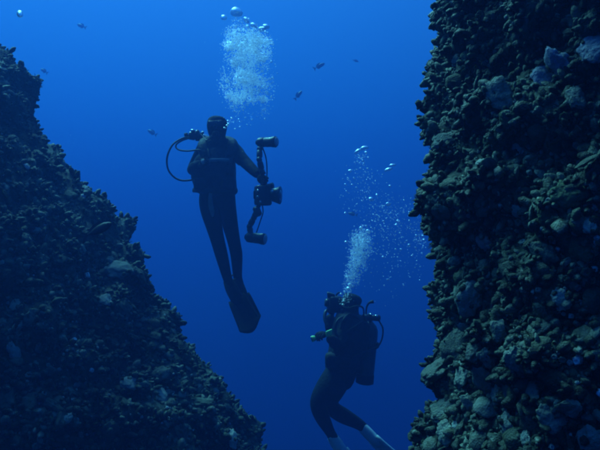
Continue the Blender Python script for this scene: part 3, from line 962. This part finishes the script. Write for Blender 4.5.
def arm(pts):
    o = part('strobe_arm', join(*[tube([pts[k], pts[k] * .7 + pts[k + 1] * .3, pts[k] * .3 + pts[k + 1] * .7, pts[k + 1]], [.014, .029, .029, .014], 10) for k in range(len(pts) - 1)]), M['housing'], rig)
    for q in pts:
        part('clamp', join(ell(q, RIGHT * .029, UP * .029, FWD * .029, 10, 7), tube([q - FWD * .035, q + FWD * .035], .010, 8)), M['housing'], o)
arm([B1(262, 171.5), B1(259.3, 159.5, -.05), B1(259.8, 149, .0)])
arm([B1(257, 211), B1(253.8, 218, .03), B1(249.5, 226.5, .05), B1(250.5, 233, .05)])
def strobe(a, b, r):
    o = part('strobe', lathe(a, b, [(0, r * .5), (.03, r * .85), (.1, r * .96), (.35, r), (.37, r * .92), (.42, r * .92), (.44, r), (.75, r), (.8, r * 1.1), (.97, r * 1.1), (1, r * .98)], 20), M['housing'], rig)
    d = unit(b - a)
    part('diffuser', lathe(b + d * .001, b + d * .008, [(0, r * .93), (.7, r * .9), (1, r * .6)], 18), M['strobe_face'], o)
    part('battery_cap', lathe(a - d * .014, a + d * .01, [(0, r * .45), (.3, r * .55), (1, r * .55)], 12), M['rubber'], o)
strobe(B1(257.8, 142.5, .04), B1(276.3, 141.8, -.04), .047)
strobe(B1(246.6, 237, .06), B1(265, 239.2, .0), .050)
part('sync_cord', tube([B1(262, 146, .02), B1(266, 158, .06), B1(267, 172, .05), B1(266, 186, .04)], .006, 6, 6), M['hose'], rig)
part('sync_cord', tube([B1(256, 234, .06), B1(260, 222, .10), B1(263, 212, .07), B1(262, 204, .03)], .006, 6, 6), M['hose'], rig)

# ---- the second diver, lower down, in profile with bent knees
D2 = 6.3
def A2(px, py, dd=0.0): return at(px, py, D2 + dd)
LEFT = -RIGHT
p2 = tag(empty('person', A2(345, 430)), 'diver seen from the side with bent knees, pale fins and tank on the back', 'person', 'divers')
J = {
    'pelvis': (A2(341, 374, .0), (.125, .135)), 'waist': (A2(344, 358, .0), (.12, .13)), 'chest': (A2(348, 338, .0), (.13, .15)), 'collar': (A2(350, 322, .0), (.10, .13)),
    'neck': (A2(351, 312, .0), .064), 'jaw': (A2(350, 305, .0), .08), 'head': (A2(352.5, 299, .0), .096), 'crown': (A2(354, 293.5, .0), .07),
    'shoulder_a': (A2(347, 325, -.17), .074), 'elbow_a': (A2(340, 346, -.27), .054), 'fore_a': (A2(334, 341, -.30), .05), 'wrist_a': (A2(326.5, 336.5, -.31), .037),
    'shoulder_b': (A2(346, 324, .17), .074), 'elbow_b': (A2(330, 332, .22), .062), 'fore_b': (A2(330, 323, .18), .058), 'wrist_b': (A2(330.5, 314, .13), .038),
    'hip_a': (A2(338, 380, -.09), .122), 'thigh_a': (A2(329, 390, -.11), .132), 'knee_a': (A2(316, 404, -.12), .080), 'calf_a': (A2(321.5, 416, -.11), .070), 'ankle_a': (A2(330.5, 433, -.10), .042), 'foot_a': (A2(334, 438.5, -.10), .042), 'toe_a': (A2(339, 446, -.11), .028),
    'hip_b': (A2(339, 381, .09), .102), 'thigh_b': (A2(333, 393, .14), .095), 'knee_b': (A2(328, 406, .18), .078), 'calf_b': (A2(340, 414, .17), .080), 'ankle_b': (A2(359, 424, .15), .052), 'foot_b': (A2(364, 428, .14), .046), 'toe_b': (A2(371, 435.5, .12), .028),
}
E2 = [e for e in E1 if 'upper_b' not in e] + [('shoulder_b', 'elbow_b')]
skin('body', J, E2, M['neoprene_brown'], p2, 'pelvis', 1.22)
def ring2(cx, cy, a, b, n=28, seed=0):
    out = []
    for q in range(n):
        t = 2 * math.pi * q / n
        x, y = math.cos(t), math.sin(t)
        x = math.copysign(abs(x) ** .8, x); y = math.copysign(abs(y) ** .8, y)
        lump = 1 + .04 * math.sin(5 * t + seed * 1.7) + .02 * math.sin(9 * t + seed)
        out.append(A2(cx, cy) + RIGHT * a * x * lump + FWD * b * y * lump)
    return np.array(out)
vest = part('buoyancy_vest', loft([ring2(346, 312.5, .09, .12, seed=1), ring2(350, 317, .155, .17, seed=2), ring2(351, 326, .19, .19, seed=2), ring2(350, 338, .20, .20, seed=3), ring2(348, 350, .20, .20, seed=4), ring2(344, 361, .185, .19, seed=4), ring2(342, 369, .17, .175, seed=5), ring2(342, 372, .14, .15, seed=5)]), M['nylon'], p2)
part('side_panel', ell(A2(345, 331, -.165), RIGHT * .055 + FWD * .0, UP * .065, FWD * .05, 14, 9), M['panel'], vest)
part('pocket', rbox(A2(334, 360, -.13), RIGHT * .09, UP * .075, FWD * .07, .6), M['nylon'], vest)
part('waist_strap', tube([A2(358, 366, -.14), A2(344, 367, -.19), A2(330, 367, -.14), A2(326, 367, .0)], .024, 8, 4, flat=.35, ref=FWD), M['rubber'], vest)
part('shoulder_strap', tube([A2(340, 334, -.20), A2(342, 322, -.22), A2(349, 315, -.16), A2(357, 320, -.13), A2(361, 330, -.10)], [.03, .034, .036, .034, .03], 10, 4, flat=.4, ref=RIGHT), M['nylon'], vest)
scuba_tank(p2, A2(364.5, 382.5, -.0), A2(370.5, 321.5, .0), .088)
part('tank_band', tube([A2(369, 345) + (RIGHT * math.cos(t) + FWD * math.sin(t)) * .094 for t in np.linspace(0, 2 * math.pi, 19)], .014, 8, flat=2.0, ref=UP), M['nylon'], p2)
part('backplate', rbox(A2(359.5, 345), RIGHT * .03, UP * .26 + RIGHT * .03, FWD * .14, .5), M['nylon'], p2)
fs = part('first_stage', join(lathe(A2(361, 317.5, -.04), A2(380.5, 318, -.05), [(0, .02), (.08, .034), (.35, .036), (.45, .026), (.6, .03), (.92, .034), (1, .02)], 14), lathe(A2(370, 322, -.01), A2(370, 313.5, -.03), [(0, .02), (.3, .024), (1, .018)], 10)), M['housing'], p2)
part('port_plug', lathe(A2(369, 314.6, -.05), A2(372.5, 315.2, -.06), [(0, .012), (.5, .016), (1, .012)], 10), M['metal'], fs)
part('port_plug', ell(A2(376.3, 316.4, -.085), RIGHT * .019, UP * .019, FWD * .019, 10, 7), M['metal'], fs)
part('hose', tube([A2(364, 317, -.06), A2(363, 308, -.13), A2(357, 306, -.15), A2(349, 308, -.12), A2(343.5, 307, -.04)], .0085, 8, 6), M['hose'], p2)
part('hose', tube([A2(366, 316, .0), A2(366.5, 308, -.03), A2(369, 303, -.05), A2(373.5, 301.5, -.06)], [.009, .009, .012, .020], 8, 5), M['hose'], p2)
part('hose', tube([A2(378, 319, -.05), A2(383, 330, -.10), A2(379, 345, -.14), A2(364, 352, -.22), A2(352, 357, -.25)], .0085, 8, 6), M['hose'], p2)
part('hose', tube([A2(366, 319, -.08), A2(357, 325, -.22), A2(348, 331, -.27), A2(340, 340, -.24)], .0085, 8, 6), M['hose'], p2)
dive_mask(p2, A2(344.8, 299.5, -.005), LEFT, UP, FWD)
second_stage(p2, A2(342.2, 307.2), LEFT, UP, FWD)
part('glove', glove(A2(322.4, 333.6, -.31), LEFT * .55 + CF * .8, -UP * .95 + LEFT * .1, LEFT, 52, 1.05), M['neoprene_brown'], p2)
part('glove', glove(A2(331.3, 309.5, .11), UP * .9 + LEFT * .2, RIGHT * .2 + CF * .8, RIGHT, 48, 1.05), M['neoprene_brown'], p2)
part('console', rbox(A2(337, 349, -.26), RIGHT * .03 + UP * .02, UP * .055 - RIGHT * .02, FWD * .02, .4), M['rubber'], p2)
part('alternate_regulator', lathe(A2(333, 344, -.25), A2(331, 345.5, -.27), [(0, .02), (.3, .036), (.8, .036), (1, .022)], 14), M['rubber'], p2)
part('inflator_hose', tube([A2(346, 316, -.16), A2(338, 320, -.24), A2(335, 330, -.26), A2(338, 338, -.25)], .014, 8, 5), M['hose'], p2)
part('thigh_patch', ell(A2(328.5, 389, -.195), RIGHT * .036, UP * .036, FWD * .010, 14, 7), M['badge'], p2)
part('wrist_computer', rbox(A2(329, 333, -.345), RIGHT * .03 + UP * .012, UP * .028, FWD * .014, .4), M['torch'], p2)
fin('fin', A2(332.5, 437.5, -.10), A2(352, 466, -.16) - A2(332.5, 437.5, -.10), FWD * .75 + RIGHT * .55 + UP * .35, .36, .078, .11, M['fin_pale'], p2, M['fin_pale'])
fin('fin', A2(361.5, 426.5, .15), A2(388, 454, .05) - A2(361.5, 426.5, .15), FWD * .7 - RIGHT * .5 - UP * .5, .38, .075, .105, M['fin_pale'], p2, M['fin_pale'])
# what he holds: a small camera at head height and a torch
cam2 = tag(empty('compact_camera', A2(331, 312, .06)), 'small dark camera housing raised in front of the face of the diver with pale fins', 'camera')
part('housing', rbox(A2(334.5, 304, .06), RIGHT * .065 + FWD * .02, UP * .085, FWD * .07 - RIGHT * .02, .35), M['housing'], cam2)
part('flash_unit', rbox(A2(331, 295.5, .05), RIGHT * .04 - UP * .012, UP * .028, FWD * .045, .4), M['housing'], cam2)
part('flash_arm', tube([A2(331, 309, .06), A2(325.5, 312, .03), A2(325, 320, -.02), A2(328, 327, -.06)], [.014, .018, .018, .014], 8, 4), M['housing'], cam2)
part('lens_port', lathe(A2(330, 303, .06), A2(325, 302.5, .05), [(0, .038), (.7, .042), (1, .036)], 16), M['housing'], cam2)
part('grip', tube([A2(333, 307, .06), A2(333, 312, .07), A2(332, 316, .08)], [.02, .02, .016], 10, 3), M['rubber'], cam2)
part('shutter_lever', tube([A2(336, 295.5, .06), A2(338, 293, .05), A2(340, 292.5, .05)], .009, 8, 2), M['rubber'], cam2)
tor = tag(empty('dive_torch', A2(318, 338, -.31)), 'short lime green dive torch gripped at waist height by the diver with pale fins', 'torch')
part('barrel', lathe(A2(325.5, 335.6, -.30), A2(315.5, 338, -.33), [(0, .014), (.1, .019), (.6, .019), (1, .02)], 12), M['rubber'], tor)
hd = part('head', lathe(A2(316, 337.9, -.33), A2(311.5, 339, -.345), [(0, .02), (.3, .027), (.9, .030), (1, .024)], 14), M['torch'], tor)
part('lens', lathe(A2(311.5, 339, -.345), A2(311.2, 339.1, -.346), [(0, .024), (1, .02)], 14), M['lens'], hd)

# ------------------------------------------------------------------ bubbles
def cap_bubble(w, h, seed):
    """rising cap bubble: domed top, hollowed underside"""
    r = np.random.default_rng(seed)
    prof = [(.01, 1.0), (.35, .95), (.65, .78), (.88, .45), (1.0, .08), (.93, -.10), (.6, -.16), (.25, -.18), (.01, -.18)]
    rings = []
    ph = r.uniform(0, 6, 3)
    for rad, z in prof:
        rings.append(np.array([(w * rad * math.cos(a) * (1 + .08 * math.sin(2 * a + ph[0])), w * rad * math.sin(a) * (1 + .08 * math.sin(3 * a + ph[1])), h * (z + .12 * rad * math.sin(a + ph[2]))) for a in np.linspace(0, 2 * math.pi, 16, endpoint=False)]))
    return loft(rings[::-1])

def round_bubble(w, h, seed):
    V, F = ell((0, 0, 0), (w, 0, 0), (0, w, 0), (0, 0, h), 14, 10)
    r = np.random.default_rng(seed)
    return V * (1 + .06 * vnoise(V / max(w, 1e-6) + seed, 1.5, seed))[:, None], F

def bubble(px, py, d, wpx, hpx, label, group, tilt=0.0, rnd=False):
    seed = int(px * 7 + py)
    V, F = (round_bubble if rnd else cap_bubble)(wpx * d / FPX, hpx * d / FPX, seed)
    c, s_ = math.cos(tilt), math.sin(tilt)
    V = V @ np.array([[c, 0, s_], [0, 1, 0], [-s_, 0, c]])
    o = part('bubble', (V + at(px, py, d), F), M['bubble'])
    return tag(o, label, 'bubble', group)

g1 = 'large bubbles leading the upright diver\'s plume'
bubble(236.5, 13, 6.6, 6.8, 4.6, 'largest domed air bubble at the head of the upright diver\'s plume', g1)
bubble(224, 17.5, 6.6, 3.0, 2.4, 'small round air bubble next to the largest domed bubble', g1, rnd=True)
for x, y, w, h, t, lb in ((246, 20.5, 4.0, 2.6, -.5, 'tilted flattened bubble next to the largest domed bubble of the dense plume'), (254, 26, 4.0, 2.4, -.3, 'flattened bubble between the tilted bubble and the overlapping pair of the dense plume'),
                       (262, 29.5, 4.2, 2.4, .25, 'lower bubble of the overlapping pair at the top of the dense plume'), (266, 27, 4.0, 2.2, -.1, 'upper bubble of the overlapping pair at the top of the dense plume')):
    bubble(x, y, 6.6, w, h, lb, g1, t)
g2 = 'large bubbles leading the plume of the diver with pale fins'
for x, y, w, h, t, lb in ((358, 151.5, 4.2, 2.0, .5, 'lower, steeply tilted bubble of the highest bright pair above the scattered plume'), (364.5, 148.5, 4.6, 2.2, .1, 'upper, level bubble of the highest bright pair above the scattered plume'),
                       (388.5, 170, 4.8, 1.9, .2, 'longer bubble of the bright pair between the scattered plume and steep piling'), (392.5, 165.5, 3.6, 1.6, .1, 'shorter bubble of the bright pair between the scattered plume and steep piling')):
    bubble(x, y, 6.5, w, h, lb, g2, t)
g3 = 'single bubbles in the scattered plume'
for x, y, w in ((350, 171, 2.0), (371, 199, 2.6), (388, 204, 2.4), (377, 195, 1.5), (366, 152.5, 1.6), (361, 228, 2.0), (368, 231, 2.2), (346, 242, 1.6), (398, 221, 1.7), (390, 186, 1.5), (409, 245, 1.5), (348, 288, 1.8), (350, 284.5, 2.2), (344, 301, 1.8), (343, 305, 1.6), (341, 294, 1.3), (383, 257, 1.4), (424, 240, 1.6), (428, 160, 1.5), (347, 277, 1.6)):
    if (x, y) == (428, 160): lb = 'small lone bubble close to the steep piling, level with the paired flat bubbles'
    elif (x, y) == (424, 240): lb = 'small lone bubble beneath the bulge of the steep piling'
    elif y > 270: lb = 'small bright bubble just leaving the mouth of the diver with pale fins'
    elif 225 < y < 245 and x < 370: lb = 'bright bubble at the top of the narrow jet above the diver with pale fins'
    else: lb = 'small bright bubble loose in the scattered part of the plume'
    bubble(x, y, 6.2, w, w * .75, lb, g3, rnd=True)
for x, y, w in ((224.5, 128, 1.2), (228.5, 124, 1.4), (228, 121, 1.2), (235, 129, .9), (240, 127, .8)):
    bubble(x, y, 5.9, w, w * .8, 'tiny air bubble beside the hood of the upright diver', 'tiny bubbles by the hood', rnd=True)
bubble(20, 14, 3.0, 3.0, 3.4, 'lone round pale bubble adrift above the leaning piling', None, rnd=True)
bubble(433, 97, 1.9, 2.8, 1.0, 'lone bright sliver of a bubble beside the edge of the steep piling', None, rnd=True)

ico = bmesh.new(); bmesh.ops.create_icosphere(ico, subdivisions=1, radius=1)
ICO = (np.array([v.co[:] for v in ico.verts]), np.array([[v.index for v in f.verts] for f in ico.faces])); ico.free()
ico = bmesh.new(); bmesh.ops.create_icosphere(ico, subdivisions=2, radius=1)
ICO2 = (np.array([v.co[:] for v in ico.verts]), np.array([[v.index for v in f.verts] for f in ico.faces])); ico.free()

def plume(label, blobs, material='froth'):
    """blobs: (px, py, spread px x, spread px y, count, radius px, depth, depth spread)"""
    P, sz = [], []
    for px, py, sx, sy, n, r, d, ds in blobs:
        n = int(n * .9)
        q = rng.normal(0, 1, (n, 3))
        q *= np.minimum(1, 2.7 * rng.uniform(.7, 1, n) / (1e-6 + np.linalg.norm(q, axis=1)))[:, None]
        for a in q:
            P.append(at(px + a[0] * sx, py + a[1] * sy, d + a[2] * ds))
        sz.append(r * d / FPX * np.exp(np.clip(rng.normal(-.05, .45, n), -1, 1.1)))
    P = np.array(P); sz = np.concatenate(sz)
    Rm = frames(np.tile((0, 0, 1.0), (len(P), 1)), np.full(len(P), .3))
    V, F = scatter_mesh([ICO], P, Rm, np.stack([sz, sz, sz * .8], axis=1))
    return tag(part('bubble_plume', (V, F), M[material]), label, 'bubbles', kind='stuff')

prng = random.Random(8)
billows = []
for cx, cy, rx, ry, m in ((247, 47, 21, 19, 34), (246, 88, 21, 17, 30)):
    for _ in range(m):
        a, q = prng.uniform(0, 2 * math.pi), math.sqrt(prng.random())
        sp = prng.uniform(2.2, 5.5)
        billows.append((cx + rx * q * math.cos(a), cy + ry * q * math.sin(a), sp, sp * prng.uniform(.7, 1.1), int(prng.uniform(60, 175)), prng.uniform(.42, .62), 6.6 + prng.uniform(-.15, .15), sp / 100))
billows += [(247, 47, 10, 9, 800, .5, 6.6, .12), (246, 88, 10, 8, 600, .5, 6.6, .12), (236, 42, 6, 6, 260, .5, 6.6, .1), (233, 60, 5, 6, 200, .5, 6.6, .1), (262, 66, 5, 6, 200, .5, 6.6, .1), (262, 92, 5, 8, 220, .5, 6.6, .1), (246, 66, 9, 6, 260, .5, 6.6, .12), (240, 23, 5, 4, 90, .5, 6.6, .1), (264, 112, 4, 4, 50, .5, 6.6, .1), (236, 106, 6, 4, 70, .5, 6.6, .1), (246, 114, 8, 4, 50, .5, 6.5, .1), (238, 120, 6, 5, 26, .55, 6.3, .1), (229, 125, 3, 5, 14, .55, 6.0, .05), (273, 78, 3, 16, 40, .5, 6.6, .1), (222, 70, 3, 14, 34, .5, 6.6, .1)]
plume('dense cloud of fine bubbles rising past the upright diver', billows)
plume('fine bubbles in a loose scattered plume above the diver with pale fins', [
    (361, 238, 6, 5, 700, .5, 6.3, .08), (360, 250, 6, 6, 900, .5, 6.3, .08), (357, 263, 5, 6, 600, .5, 6.3, .07), (352, 276, 4, 6, 350, .5, 6.3, .05), (348, 289, 2.5, 6, 120, .6, 6.2, .04), (345, 300, 3, 4, 50, .6, 6.15, .03),
    (362, 160, 4, 5, 60, .5, 6.4, .1), (363, 180, 10, 9, 130, .55, 6.3, .15), (375, 205, 16, 10, 260, .5, 6.2, .2), (388, 222, 14, 10, 200, .5, 6.2, .2), (392, 245, 13, 12, 130, .5, 6.2, .2), (405, 265, 10, 14, 60, .5, 6.2, .2), (412, 220, 8, 12, 110, .55, 6.0, .2), (422, 245, 4, 10, 60, .6, 5.8, .1), (380, 285, 12, 12, 35, .5, 6.2, .2)])

# ------------------------------------------------------------------ fish
def fish(px, py, d, L, heading, label, group=None, skin_m='fish', fin_m='fish_fin'):
    h = unit(heading); up = unit(np.array((0, 0, 1.0)) - h[2] * h); sd = np.cross(h, up)
    c = at(px, py, d)
    root = tag(empty('fish', c), label, 'fish', group)
    rings = []
    for t, hh, ww in ((-.40, .028, .008), (-.30, .05, .018), (-.15, .13, .045), (.05, .19, .07), (.25, .185, .072), (.40, .12, .05), (.48, .06, .028), (.5, .02, .012)):
        rings.append(np.array([c + h * L * t + up * L * .8 * hh * math.sin(a) + sd * L * ww * math.cos(a) for a in np.linspace(0, 2 * math.pi, 12, endpoint=False)]))
    b = part('body', loft(rings), M[skin_m], root)
    def plate(pts, th=.006):
        pts = [c + h * L * x + up * L * z for x, z in pts]
        n = len(pts)
        V = np.array([q + sd * th * L for q in pts] + [q - sd * th * L for q in pts])
        return V, [tuple(range(n)), tuple(range(2 * n - 1, n - 1, -1))] + [(k, k + n, (k + 1) % n + n, (k + 1) % n) for k in range(n)]
    part('tail_fin', plate([(-.38, .03), (-.52, .17), (-.60, .19), (-.51, .0), (-.60, -.19), (-.52, -.17), (-.38, -.03)]), M[fin_m], root, False)
    part('dorsal_fin', plate([(.22, .17), (.10, .25), (-.12, .22), (-.27, .13), (-.26, .06), (.0, .15)]), M[fin_m], root, False)
    part('anal_fin', plate([(.0, -.16), (-.10, -.22), (-.24, -.15), (-.27, -.05), (-.1, -.1)]), M[fin_m], root, False)
    for s_ in (-1, 1):
        part('eye', ell(c + h * L * .40 + up * L * .035 + sd * s_ * L * .046, h * L * .022, up * L * .022, sd * L * .010, 10, 6), M['rubber'], b)

gf = 'small fish far off in the open water'
fish(319.5, 66, 18, .36, RIGHT * .85 + UP * .5 + FWD * .2, 'small dark fish swimming slightly upward, higher than the steeply climbing fish', gf)
fish(298.5, 95, 18, .33, RIGHT * .6 + UP * .75 + FWD * .2, 'small dark fish heading steeply up, close to the dense bubble cloud', gf)
fish(152, 132.5, 19, .35, LEFT * .8 + UP * .45 + FWD * .3, 'small faint fish in open water near the looping hose of the upright diver', gf)
fish(81.5, 26, 22, .39, LEFT * .85 + UP * .4 + FWD * .3, 'small faint fish high in open water above the leaning piling', gf)
fish(356, 61, 24, .27, RIGHT * .7 + FWD * .5, 'very faint tiny fish high in open water left of the steep piling', gf)
fish(352.5, 214, 16, .25, LEFT * .8 + UP * .2 + FWD * .4, 'small dark fish behind the scattered bubble plume', gf)
fish(44, 71, 19, .30, LEFT * .8 + UP * .5 + FWD * .3, 'small faint fish close to the top edge of the leaning piling', gf)
fish(98, 230, 2.85, .147, RIGHT * .9 + UP * .42 - FWD * .1, 'dark oval fish gliding close in front of the leaning piling', None, 'dark_fish', 'dark_fish')

# ------------------------------------------------------------------ drifting specks in the water
n = 140
P = np.array([at(rng.uniform(-20, 620), rng.uniform(-20, 470), rng.uniform(3.0, 7.0)) for _ in range(n)])
sz = np.exp(rng.normal(0, .5, n)) * .0010
V, F = scatter_mesh([ICO], P, frames(np.tile((0, 0, 1.0), (n, 1)), np.full(n, .5)), np.stack([sz, sz * .7, sz], axis=1))
tag(part('marine_snow', (V, F), M['froth']), 'tiny pale specks drifting in the water', 'specks', kind='stuff')
